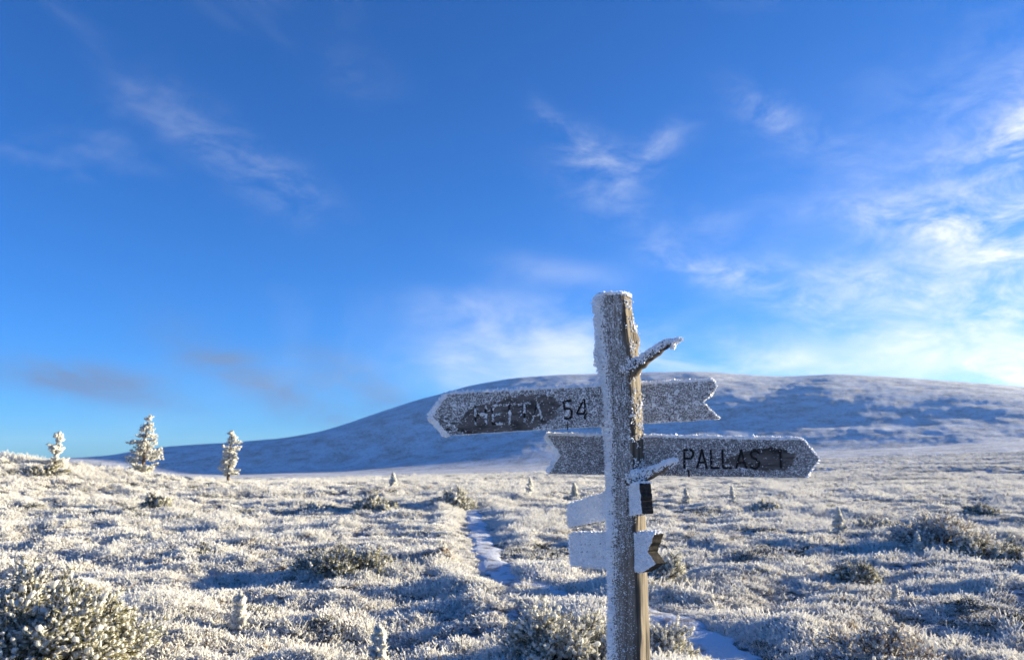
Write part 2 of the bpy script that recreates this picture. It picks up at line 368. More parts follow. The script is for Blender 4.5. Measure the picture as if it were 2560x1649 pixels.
def ground_z(x, y, detail=True):
    x = np.asarray(x, float); y = np.asarray(y, float); r = np.hypot(x, y)+1e-6; a = np.arctan2(x, y)
    ia = np.clip((np.clip(a, TA[0], TA[-1])-TA[0])/(TA[1]-TA[0]), 0, len(TA)-1.001); ir = np.clip((np.log(np.maximum(r, .5))-TLR[0])/(TLR[1]-TLR[0]), 0, len(TLR)-1.001)
    i0 = ia.astype(int); j0 = ir.astype(int); fa = ia-i0; fr = ir-j0
    z = TZ[i0, j0]*(1-fa)*(1-fr)+TZ[i0+1, j0]*fa*(1-fr)+TZ[i0, j0+1]*(1-fa)*fr+TZ[i0+1, j0+1]*fa*fr
    back = sstep(R(60), R(110), np.abs(a)); z = z*(1-back) + back*(-.004*r)
    ky = np.where(y < 34, 13., 9.)
    z = z + 1.6*np.exp(-((x+25)/8.2)**2)*np.exp(-((y-34)/ky)**2)*(1-.0*r)
    if detail:
        w = np.exp(-(r/140)**2)
        z = z - .12*w + w*(.13*noise2(x/2.1, y/1.6, 1)+.11*noise2(x/6.5, y/5.0, 2)+.11*noise2(x/.9, y/.75, 3)+.055*noise2(x/.42, y/.38, 4))
        wp = sstep(30, 120, r)*(1-sstep(500, 900, r)); z = z + wp*(.35*noise2(x/9, y/9, 5)+.6*noise2(x/30, y/22, 6)+.12*noise2(x/3., y/3., 8))
        hillw = sstep(380, 900, r)*np.clip(z/25, 0, 1)
        rid = 1-np.abs(noise2(x/150+.4*noise2(x/90, y/90, 21), y/120, 9))*1.6
        hs_ = sstep(R(2), R(20), a)
        z = z + hillw*((.8+.2*hs_)*rid+(1.0+.6*hs_)*noise2(x/70, y/60, 10)+.55*noise2(x/26, y/24, 12)+.35*noise2(x/11, y/11, 14)+.15*noise2(x/5, y/6, 15))*np.where(r > RC-150, np.clip(1-(r-RC+150)/260, .25, 1), 1)
    if len(PATH):
        d = path_dist(x, y); k = 1-sstep(PATH_HW*1.1, PATH_HW+.75, d); z = z*(1-k)+(path_z(x, y))*k
    return z
def path_z(x, y):
    return ground_raw(x, y)-.13+.11*noise2(x/6.5, y/5.0, 2)+.04*noise2(x/.9, y/.75, 3)
def hit(px, py, detail=True, rmax=200):
    """first point of the ground seen at a pixel"""
    d = pix_dir(px, py); d = d/math.hypot(d[0], d[1]); t = np.geomspace(2.5, rmax, 4000)
    dz = EYE+d[2]*t - ground_z(d[0]*t, d[1]*t, detail); k = np.argmax(dz < 0)
    if dz[k] >= 0: k = len(t)-1
    return np.array([d[0]*t[k], d[1]*t[k]])
_pp = np.array([hit(*p, detail=False) for p in PATH_PX])
def catmull(P, n):
    P = np.vstack([2*P[0]-P[1], P, 2*P[-1]-P[-2]]); o = []
    for i in range(1, len(P)-2):
        for t in np.arange(n)/n:
            o.append(.5*(2*P[i]+(P[i+1]-P[i-1])*t+(2*P[i-1]-5*P[i]+4*P[i+1]-P[i+2])*t*t+(3*P[i]-P[i-1]-3*P[i+1]+P[i+2])*t**3))
    o.append(P[-2]); return np.array(o)
PATH = catmull(_pp, 6)

def build_ground():
    az = np.concatenate([np.linspace(-180, -42, 46)[:-1], np.linspace(-42, 42, 701), np.linspace(42, 180, 46)[1:-1]]); az = np.radians(az)
    rr = np.concatenate([np.geomspace(.4, 5, 30)[:-1], np.geomspace(5, 60, 150)[:-1], np.geomspace(60, 1900, 300)[:-1], np.geomspace(1900, 9000, 20)])
    A, RR = np.meshgrid(az, rr, indexing='ij'); X = RR*np.sin(A); Y = RR*np.cos(A); Z = ground_z(X, Y)
    na, nr = A.shape; V = np.stack([X, Y, Z], -1).reshape(-1, 3)
    i = np.arange(na); i2 = (i+1) % na; j = np.arange(nr-1)
    I, J = np.meshgrid(i, j, indexing='ij'); I2 = np.meshgrid(i2, j, indexing='ij')[0]
    Q = np.stack([I*nr+J, I*nr+J+1, I2*nr+J+1, I2*nr+J], -1).reshape(-1, 4)
    g = Geo(); V = np.vstack([V, [[0, 0, float(ground_z(0., .01))]]]); T = np.stack([i*nr, i2*nr, np.full(na, na*nr)], 1)[:, ::-1]
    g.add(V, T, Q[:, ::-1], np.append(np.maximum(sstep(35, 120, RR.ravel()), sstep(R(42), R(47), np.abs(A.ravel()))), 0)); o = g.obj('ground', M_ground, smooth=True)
    o['kind'] = 'structure'; o['label'] = 'frosted heath plain rising to a broad blue-shaded fell'
    return o
build_ground()
def build_path():
    t = unit(np.gradient(PATH, axis=0)); nrm = np.stack([-t[:, 1], t[:, 0]], 1); k = 9; g = Geo(); V = []
    for i, (p, n_) in enumerate(zip(PATH, nrm)):
        w = PATH_HW*(1+.25*math.sin(i*1.3)+.15*math.sin(i*3.1))
        for s in np.linspace(-1, 1, k):
            q = p+n_*s*w; V.append((q[0], q[1], float(path_z(q[0], q[1]))+.03-.045*abs(s)**4+.010*math.sin(i*2.1+s*5)))
    Q = [(i*k+j, i*k+j+1, (i+1)*k+j+1, (i+1)*k+j) for i in range(len(PATH)-1) for j in range(k-1)]
    g.add(V, None, Q); o = g.obj('path', M_snow, smooth=True); o['kind'] = 'structure'; o['label'] = 'narrow snow covered footpath winding through the heath'
build_path()

def build_haze():
    m = bpy.data.materials.new('thin winter haze'); m.use_nodes = True; nt = m.node_tree
    for n in list(nt.nodes): nt.nodes.remove(n)
    v = nt.nodes.new('ShaderNodeVolumePrincipled'); v.inputs['Color'].default_value = (.55, .76, 1, 1); v.inputs['Density'].default_value = HAZE; v.inputs['Anisotropy'].default_value = .2
    o_ = nt.nodes.new('ShaderNodeOutputMaterial'); nt.links.new(v.outputs[0], o_.inputs['Volume'])
    g = Geo(); W, z0, z1 = 9300., -46., 262.
    g.add([(-W, -W, z0), (W, -W, z0), (W, W, z0), (-W, W, z0), (-W, -W, z1), (W, -W, z1), (W, W, z1), (-W, W, z1)], None, [(3, 2, 1, 0), (4, 5, 6, 7), (0, 1, 5, 4), (1, 2, 6, 5), (2, 3, 7, 6), (3, 0, 4, 7)])
    o = g.obj('haze', m); o['kind'] = 'stuff'; o['label'] = 'thin pale winter haze over the fell'
HAZE = .00004
build_haze()

# ------------------------------------------------------------------ ground cover (uncountable): prototypes + point instances
def twigs(g, base, dirs, L, r, f0, f1, seg=2, side=2, bend=.5, gg=rng, sl=.45, sr=.8):
    """bent, forked frosted stems"""
    P = base.copy(); d = unit(dirs); n = len(P); L = np.broadcast_to(L, (n,)); f0 = np.broadcast_to(f0, (n,)); f1 = np.broadcast_to(f1, (n,))
    for s in range(seg):
        P1 = P + d*(L/seg)[:, None]; a0, a1 = s/seg, (s+1)/seg
        g.prisms(P, P1, r*(.75+.25*a0), r*(.75+.25*a1), f0+(f1-f0)*a0, f0+(f1-f0)*a1)
        for k in range(side):
            q = P+(P1-P)*gg.uniform(.2, 1, (n, 1)); dd = unit(d+rand_dirs(n, gg)*.9+np.array([0, 0, .25]))
            l = L*sl*gg.uniform(.4, 1.1, n)/seg*1.4; ff = np.clip(f0+(f1-f0)*(a0+a1)/2+gg.normal(0, .12, n)+.15, 0, 1)
            g.prisms(q, q+dd*l[:, None], r*.7*sr, r*sr, ff*.8, ff)
        P = P1; d = unit(d+rand_dirs(n, gg)*bend+np.array([0, 0, .08]))
    return P, d
def dome(n, rad, gg, tilt=.9):
    a = gg.uniform(0, 2*math.pi, n); q = np.sqrt(gg.uniform(0, 1, n)); b = np.stack([np.cos(a)*q*rad*.75, np.sin(a)*q*rad*.75, np.full(n, -.02)], 1)
    d = unit(np.stack([np.cos(a)*q*tilt, np.sin(a)*q*tilt, np.ones(n)], 1)+rand_dirs(n, gg)*.3); return b, d, q
def proto_heather(seed):
    gg = np.random.default_rng(seed); g = Geo(); n = 60; b, d, q = dome(n, .17, gg, 1.3)
    fr = np.clip(gg.normal(.74, .25, n), .05, 1); P, dd = twigs(g, b, d, gg.uniform(.07, .15, n)*(1.1-.4*q), .0045, fr*.25, fr+.2, 2, 3, .9, gg, .6, 1.2)
    g.puffs(P, gg.uniform(.006, .014, n), dd, 1.5, fr+.25, gg, .4); return g
def proto_crow(seed):
    gg = np.random.default_rng(seed); g = Geo(); n = 85; b, d, q = dome(n, .22, gg, 1.6)
    fr = np.clip(gg.normal(.56, .28, n), .0, 1); P, dd = twigs(g, b, d, gg.uniform(.05, .12, n)*(1.1-.5*q), .0055, fr*.2, fr+.1, 1, 3, .9, gg, .8, 1.3)
    g.puffs(P[::2], gg.uniform(.006, .011, len(P[::2])), dd[::2], 1.4, fr[::2]+.25, gg); return g
def proto_birch(seed):
    gg = np.random.default_rng(seed); g = Geo(); n = 26; b, d, q = dome(n, .15, gg, 1.1)
    fr = np.clip(gg.normal(.86, .2, n), .1, 1); P, dd = twigs(g, b, d, gg.uniform(.12, .30, n), .0038, fr*.3, fr+.2, 4, 3, .95, gg, .8, 1.25)
    g.puffs(P, gg.uniform(.005, .009, n), dd, 1.8, fr+.2, gg, .4); return g
def proto_grass(seed):
    gg = np.random.default_rng(seed); g = Geo(); n = 80; b, d, q = dome(n, .13, gg, 1.3)
    fr = np.clip(gg.normal(.6, .24, n), .0, 1); twigs(g, b, d, gg.uniform(.06, .17, n), .0030, fr*.4, fr+.2, 4, 0, 1.1, gg); return g
def proto_cushion(seed):
    gg = np.random.default_rng(seed); g = Geo(); n = 110; b, d, q = dome(n, .21, gg, 1.5)
    fr = np.clip(gg.normal(.8, .18, n), .2, 1); P, dd = twigs(g, b, d, gg.uniform(.04, .11, n)*(1.15-.6*q), .0055, fr*.35, fr+.1, 1, 2, .9, gg, .8, 1.2)
    g.puffs(P, gg.uniform(.007, .017, n), dd, 1.3, fr+.1, gg, .4); return g

def instancer(name, label, proto, pts, rot, scl):
    me = bpy.data.meshes.new(name); me.vertices.add(len(pts)); me.vertices.foreach_set('co', pts.astype(np.float32).ravel())
    a = me.attributes.new('rot', 'FLOAT_VECTOR', 'POINT'); a.data.foreach_set('vector', rot.astype(np.float32).ravel())
    a = me.attributes.new('scl', 'FLOAT_VECTOR', 'POINT'); a.data.foreach_set('vector', scl.astype(np.float32).ravel()); me.update()
    o = bpy.data.objects.new(name, me); C.objects.link(o); o['kind'] = 'stuff'; o['label'] = label
    ng = bpy.data.node_groups.new(name, 'GeometryNodeTree')
    ng.interface.new_socket('Geometry', in_out='INPUT', socket_type='NodeSocketGeometry'); ng.interface.new_socket('Geometry', in_out='OUTPUT', socket_type='NodeSocketGeometry')
    N = ng.nodes; L = ng.links; i = N.new('NodeGroupInput'); ou = N.new('NodeGroupOutput'); ip = N.new('GeometryNodeInstanceOnPoints')
    oi = N.new('GeometryNodeObjectInfo'); oi.inputs['Object'].default_value = proto; oi.inputs['As Instance'].default_value = True
    ar = N.new('GeometryNodeInputNamedAttribute'); ar.data_type = 'FLOAT_VECTOR'; ar.inputs[0].default_value = 'rot'
    asc = N.new('GeometryNodeInputNamedAttribute'); asc.data_type = 'FLOAT_VECTOR'; asc.inputs[0].default_value = 'scl'
    er = N.new('FunctionNodeEulerToRotation'); L.new(ar.outputs[0], er.inputs[0])
    L.new(i.outputs[0], ip.inputs['Points']); L.new(oi.outputs['Geometry'], ip.inputs['Instance']); L.new(er.outputs[0], ip.inputs['Rotation']); L.new(asc.outputs[0], ip.inputs['Scale'])
    L.new(ip.outputs[0], ou.inputs[0]); md = o.modifiers.new('scatter', 'NODES'); md.node_group = ng
    return o

def build_cover():
    bands = [(2.2, 14, 125, .60, 46), (14, 30, 70, .72, 42), (30, 70, 26, .95, 41), (70, 170, 4.5, 1.5, 41), (170, 420, .42, 2.3, 40)]
    X, Y, S = [], [], []
    for r0, r1, dens, sc, half in bands:
        n = int(dens*R(half)*(r1*r1-r0*r0)); a = rng.uniform(-R(half), R(half), n); r = np.sqrt(rng.uniform(r0*r0, r1*r1, n))
        X.append(r*np.sin(a)); Y.append(r*np.cos(a)); S.append(sc*rng.uniform(.65, 1.3, n))
    i = rng.integers(0, len(PATH)-1, 15000); f = rng.random((15000, 1)); pc = PATH[i]*(1-f)+PATH[i+1]*f; tt = unit(PATH[i+1]-PATH[i]); sg = np.where(rng.random(15000) < .5, -1, 1)*(PATH_HW-.05+rng.uniform(0, .8, 15000))
    pc = pc+np.stack([-tt[:, 1], tt[:, 0]], 1)*sg[:, None]; X.append(pc[:, 0]); Y.append(pc[:, 1]); S.append(rng.uniform(.5, .95, 15000))   # small tufts fringing the path
    X, Y, S = map(np.concatenate, (X, Y, S)); r = np.hypot(X, Y)
    keep = path_dist(X, Y) > PATH_HW+.03+.30*noise2(X/.7, Y/.7, 33)
    keep |= (rng.random(len(X)) < .12) & (Y > 6.5)
    keep |= (X/Y > .01) & (X/Y < .15) & (Y > 8) & (Y < 13.5)      # here the path is overgrown
    keep &= np.hypot(X-.46, Y-3.05) > .2
    keep &= rng.random(len(X)) < np.clip(.95+1.1*noise2(X/1.0, Y/.8, 31), .12, 1)
    X, Y, S, r = X[keep], Y[keep], S[keep], r[keep]
    dp = path_dist(X, Y); dp = np.where((X/Y > .01) & (X/Y < .15) & (Y > 8) & (Y < 13.5), 3., dp); S = S*np.clip(.42+(dp-PATH_HW)/1.0, .42, 1)
    patch = noise2(X/2.6, Y/2.6, 40); patch2 = noise2(X/4.5, Y/4.5, 44); tall = 1+.45*noise2(X/1.6, Y/1.6, 47)
    u = rng.random(len(X))
    kind = np.where((patch+.5*noise2(X/.7, Y/.7, 49) > .34) & (u < .8), 1, 0)                        # crowberry patches
    kind = np.where((patch2 > .18) & (u < .65), 2, kind)      # dwarf birch thickets
    kind = np.where((patch2 < -.35) & (u < .6), 3, kind)      # grass
    kind = np.where((kind == 0) & (u > .55), 4, kind)
    Z = ground_z(X, Y)
    protos = [('heather', 'low frosted heather covering the ground', proto_heather(1), M_heather), ('crowberry', 'dark low crowberry mats under thin frost', proto_crow(2), M_crow),
              ('dwarf_birch', 'knee high frosted dwarf birch twigs covering the heath', proto_birch(3), M_birch), ('grass', 'bent frosted grass between the shrubs', proto_grass(4), M_grass),
              ('lichen', 'thick white rimed lichen and moss cushions on the heath', proto_cushion(5), M_heather)]
    for k, (nm, lb, g, m) in enumerate(protos):
        s = kind == k; n = int(s.sum()); po = g.obj(nm+'_tuft', m, link=False)
        rot = np.stack([rng.normal(0, .16, n), rng.normal(0, .16, n), rng.uniform(0, 6.283, n)], 1)
        sc = S[s]*tall[s]; scl = np.stack([S[s], S[s], sc*np.where(r[s] > 60, .7, 1)], 1)
        if k == 1: scl[:, 2] *= .75
        instancer(nm, lb, po, np.stack([X[s], Y[s], Z[s]-.01], 1), rot, scl)
build_cover()

# ------------------------------------------------------------------ shrubs and trees
def shrub(px, py, wpx, hpx, label, name='juniper_bush', cat='bush', seed=1, m=None, blob=.02, nb=40, frost=.75, dens=1.0, lean=0., group=None, Y=None, flat=1.0, needles=6):
    """spreading low shrub whose base is seen at (px, py); width and height as they show in the photograph"""
    gg = np.random.default_rng(seed); p = hit(px, py) if Y is None else np.array([at(px, 1200, Y)[0], Y]); z = float(ground_z(*p)); dist = np.hypot(*p)
    rad = wpx/2*p[1]/FPX; h = hpx*p[1]/FPX; e = empty(name, (p[0], p[1], z-.03), label, cat, group); m = m or M_juniper
    st = Geo(); fo = Geo(); tipP, tipD = [], []
    for i in range(nb):
        a = gg.uniform(0, 2*math.pi); q = gg.uniform(.1, 1)**.6; hh = h*(1-.72*q**2.0)*gg.uniform(.55, 1.1)*(.78+.32*math.sin(3*a+seed)*math.sin(1.7*a+2*seed+q*3))
        end = np.array([math.cos(a)*q*rad+lean*hh, math.sin(a)*q*min(rad, 1.3*h+.2)*flat, hh]); mid = end*np.array([.45, .45, .62])+gg.normal(0, .06*rad, 3)
        t = np.linspace(0, 1, 7)[:, None]; c = (1-t)**2*np.zeros(3)+2*t*(1-t)*mid+t*t*end+np.vstack([np.zeros((1, 3)), gg.normal(0, .025*h, (6, 3))])
        r0 = .008+.012*h; st.tube(c, np.linspace(r0, r0*.35, 7), 5, np.linspace(.1, .6, 7).repeat(5).tolist()+[.1, .6])
        nt_ = int(10.5*dens); tt = gg.uniform(.3, 1, nt_)**.7; q0 = np.stack([np.interp(tt, t[:, 0], c[:, k]) for k in range(3)], 1)
        dd = unit(unit(end-c[-3])[None]*.7+rand_dirs(nt_, gg)*.9+np.array([0, 0, .35])); l = (.10+.16*gg.random(nt_))*(.35+h)*.8
        q1 = q0+dd*l[:, None]; q1[:, 2] = np.maximum(q1[:, 2], .03); fo.prisms(q0, q1, blob*.22, blob*.3, .25, .6); tipP += [q0+(q1-q0)*f for f in (.35, .65, 1.0)]; tipD += [dd]*3
    P = np.concatenate(tipP); D = np.concatenate(tipD); n = len(P)
    fr = np.clip(gg.normal(frost, .3, n), 0, 1)
    wind = np.clip((D@np.array([-.5, -.3, .8]))*.25, -.3, .3); fr = np.clip(fr+wind, 0, 1)
    s = fr > .35; fo.puffs(P[s]+D[s]*blob*.4, blob*np.minimum(gg.gamma(6, .115, s.sum()), 1.25)*(.6+.5*fr[s]), D[s], 1.6, .6+.4*fr[s], gg, .4)
    for k in range(needles):
        dd = unit(D+rand_dirs(n, gg)*1.0); L = blob*gg.uniform(.8, 3.0, n); q = P+rand_dirs(n, gg)*blob*.7
        ff = np.clip(fr*.75+gg.normal(0, .25, n)-.1, 0, 1); fo.spikes(q, q+dd*L[:, None]*1.15, blob*.27, ff*.7, ff)
    st.obj('branches', M_bark, e); fo.obj('foliage', m, e, True); return e
def pine(px, py, hpx, label, seed, prof, Y=None, bare=.12, name='pine_tree', group=None, whorls=11, blob=.055, trunk_lean=0., needles=5, per=8, frost=.8, tuft=9):
    """young frosted pine: prof = list of (height fraction, left reach, right reach) in fractions of the height"""
    gg = np.random.default_rng(seed); p = hit(px, py) if Y is None else np.array([at(px, py, Y)[0], Y]); z = float(ground_z(*p)); H = hpx*p[1]/FPX
    e = empty(name, (p[0], p[1], z-.05), label, 'tree', group); tr = Geo(); fo = Geo(); br = Geo()
    zz = np.linspace(0, H, 10); tc = np.stack([trunk_lean*zz+gg.normal(0, .008*H, 10), gg.normal(0, .008*H, 10), zz], 1); tc[0, :2] = 0
    tr.tube(tc, np.linspace(.032*H, .006*H, 10)+.006, 8, .3); pr = np.array(prof); PP, DD = [], []
    for w in range(whorls):
        hf = bare+(1-bare)*(w+.5*gg.random())/whorls
        for k in range(per):
            h = hf+gg.uniform(-.016, .016); a = gg.uniform(0, 2*math.pi); lr = np.interp(h, pr[:, 0], pr[:, 1]), np.interp(h, pr[:, 0], pr[:, 2])
            cx = math.cos(a); reach = (lr[1] if cx > 0 else lr[0])*abs(cx)+(lr[0]+lr[1])/2*(1-abs(cx)); reach *= H*gg.uniform(.55, 1.08)
            if reach < .02*H: continue
            b0 = np.array([np.interp(h*H, zz, tc[:, 0]), np.interp(h*H, zz, tc[:, 1]), h*H]); dirv = np.array([cx, math.sin(a), gg.uniform(-.2, .22)])
            t = np.linspace(0, 1, 5)[:, None]; c = b0+dirv*reach*t+np.array([0, 0, .22*reach])*(t**2)-np.array([0, 0, .1*reach])*t
            tr.tube(c, np.linspace(.008*H*.6+.003, .004, 5), 4, .5)
            nt_ = max(5, int(tuft*reach/(.2*H))); tt = gg.uniform(.25, 1.0, nt_); q = np.stack([np.interp(tt, t[:, 0], c[:, j]) for j in range(3)], 1)+gg.normal(0, .014*H, (nt_, 3)); PP.append(q); DD.append(unit(dirv+rand_dirs(nt_, gg)*.6+np.array([0, 0, .4])))
    top = tc[-1]+np.array([0, 0, -.02*H])+gg.normal(0, .012*H, (8, 3))*np.array([1, 1, 2.2]); PP.append(top); DD.append(np.tile([0, 0, 1.], (8, 1)))
    P = np.concatenate(PP); D = np.concatenate(DD); n = len(P); fr = np.clip(gg.normal(frost, .25, n), .1, 1)
    fo.puffs(P, blob*gg.uniform(.55, 1.2, n), D, 1.5, .45+.55*fr, gg, .42)
    for k in range(needles):
        dd = unit(D+rand_dirs(n, gg)*1.1); fo.spikes(P, P+dd*(blob*gg.uniform(1.2, 2.6, n))[:, None], blob*.34, fr*.6, np.clip(fr*.85+gg.normal(0, .2, n), 0, 1))
    tr.obj('trunk', M_bark, e, True); fo.obj('crown', M_pine, e, True); return e

G_PINE = 'frosted pines on the left rise'
pine(140, 1143, 93, 'smallest leftmost frosted pine with a gap in its crown, on the rise', 3, [(0, .16, .1), (.1, .3, .22), (.2, .34, .42), (.32, .2, .34), (.37, .03, .05), (.42, .04, .06), (.5, .26, .16), (.7, .2, .2), (.9, .1, .12), (1, .03, .04)], Y=33, bare=.06, group=G_PINE, tuft=30, blob=.032, whorls=10, needles=6, per=7, frost=.92)
pine(356, 1178, 150, 'tallest frosted pine, dense and layered, middle of the three on the rise', 5, [(0, .14, .14), (.12, .26, .24), (.3, .26, .27), (.38, .2, .38), (.46, .12, .2), (.58, .27, .2), (.66, .2, .18), (.8, .1, .13), (.92, .06, .07), (1, .02, .02)], Y=37, bare=.08, group=G_PINE, tuft=28, blob=.034, whorls=11, needles=7, per=10, frost=.92, trunk_lean=.03)
pine(571, 1211, 128, 'frosted pine with a short bare trunk, right of the three before the fell', 8, [(0, .02, .02), (.12, .04, .06), (.16, .2, .26), (.3, .25, .16), (.45, .12, .15), (.5, .14, .36), (.56, .14, .12), (.72, .2, .3), (.8, .12, .14), (.9, .12, .06), (1, .02, .03)], Y=39, bare=.15, group=G_PINE, tuft=28, blob=.034, whorls=10, needles=7, per=9, frost=.92)

# foreground shrubs
shrub(115, 1650, 430, 205, 'large rime covered juniper filling the lower left corner', seed=21, blob=.0175, nb=140, frost=.9, dens=1.6, needles=7)
shrub(1415, 1668, 300, 180, 'rimed juniper just left of the signpost foot', seed=22, blob=.0145, nb=70, frost=.88, dens=1.6)
shrub(1660, 1672, 140, 118, 'small rimed juniper right of the signpost beside the footpath', seed=23, blob=.0135, nb=42, frost=.82, dens=1.5)
shrub(2200, 1690, 360, 130, 'wide rimed shrub at the bottom edge right of the footpath', 'dwarf_birch_bush', seed=24, blob=.013, nb=60, frost=.85, m=M_birch)
shrub(860, 1430, 260, 72, 'dark olive low juniper mound in the left middle of the heath', seed=25, blob=.017, nb=60, frost=.45, dens=1.2)
shrub(1135, 1270, 105, 46, 'dark green juniper beside the far end of the footpath', seed=26, blob=.035, nb=40, frost=.42)
shrub(940, 1275, 115, 34, 'low greyish juniper left of the darkest far bush', seed=27, blob=.035, nb=36, frost=.5)
shrub(800, 1280, 110, 22, 'flat frosted bush at the left end of the far bush row', seed=28, blob=.03, nb=30, frost=.55)
shrub(392, 1272, 66, 38, 'small olive bush on the slope under the pines', seed=29, blob=.03, nb=28, frost=.4)
shrub(1910, 1285, 84, 34, 'low grey green bush on the plain above the sign arrow', seed=30, blob=.035, nb=30, frost=.5)
shrub(2350, 1365, 240, 86, 'big frosted shrub with twiggy crown at the right', 'willow_bush', seed=31, blob=.02, nb=70, frost=.75, m=M_birch, dens=1.2)
shrub(2480, 1400, 200, 60, 'dark green juniper at the right edge below the big shrub', seed=32, blob=.024, nb=48, frost=.35)
shrub(2455, 1290, 90, 30, 'small dark bush far off near the right edge', seed=33, blob=.035, nb=30, frost=.35)
shrub(2140, 1455, 110, 62, 'small dark green juniper with upright frosted shoots in the right heath', seed=34, blob=.017, nb=34, frost=.45)
shrub(2190, 1330, 170, 34, 'flat dark juniper beside the small cone shaped pine', seed=35, blob=.028, nb=40, frost=.38)
shrub(1660, 1450, 90, 80, 'yellowish frosted bush directly behind the lowest boards', seed=36, blob=.017, nb=34, frost=.6)
shrub(110, 1188, 120, 32, 'olive frosted scrub under the leftmost pine', seed=37, blob=.03, nb=36, frost=.55)
shrub(1090, 1400, 100, 34, 'brownish frosted clump left of the footpath bend', 'heather_clump', seed=38, blob=.018, nb=34, frost=.6, m=M_heather)
# saplings
CONE = [(0, .22, .22), (.3, .24, .24), (.6, .15, .15), (.85, .08, .08), (1, .02, .02)]
SPIRE = [(0, .2, .2), (.25, .22, .24), (.5, .15, .17), (.75, .12, .13), (.9, .1, .1), (1, .06, .06)]
def sap(px, py, h, label, seed, prof=CONE, blob=.03, **k): pine(px, py, h, label, seed, prof, name='pine_sapling', bare=.05, group='small frosted pine saplings on the heath', blob=blob*.8, whorls=8, needles=6, per=8, tuft=14, **k)
sap(596, 1590, 110, 'knobbly rime coated pine sapling in the lower left heath', 41, SPIRE, .024, frost=.95)
sap(945, 1672, 110, 'rimed sapling tip at the bottom edge left of the signpost', 42, SPIRE, .022, frost=.95)
sap(2098, 1335, 66, 'small cone shaped frosted pine right of the arrow tip', 43, CONE, .03)
sap(2296, 1392, 62, 'thin frosted sapling in front of the big right shrub', 44, CONE, .02, frost=.9)
sap(982, 1222, 40, 'lone far sapling above the dark bushes in the middle', 45, CONE, .05)
sap(1325, 1245, 50, 'pale far sapling left of the signpost', 46, CONE, .035)
sap(1436, 1245, 40, 'short far sapling nearest the left side of the signpost', 47, CONE, .035)
sap(1716, 1262, 42, 'faint far sapling under the carved number one board', 48, CONE, .03)
sap(1832, 1265, 50, 'spindly far sapling below the right arrow board', 49, CONE, .03)
sap(2240, 1506, 50, 'tiny frosted sapling deep in the right heath', 50, CONE, .014, frost=.95)

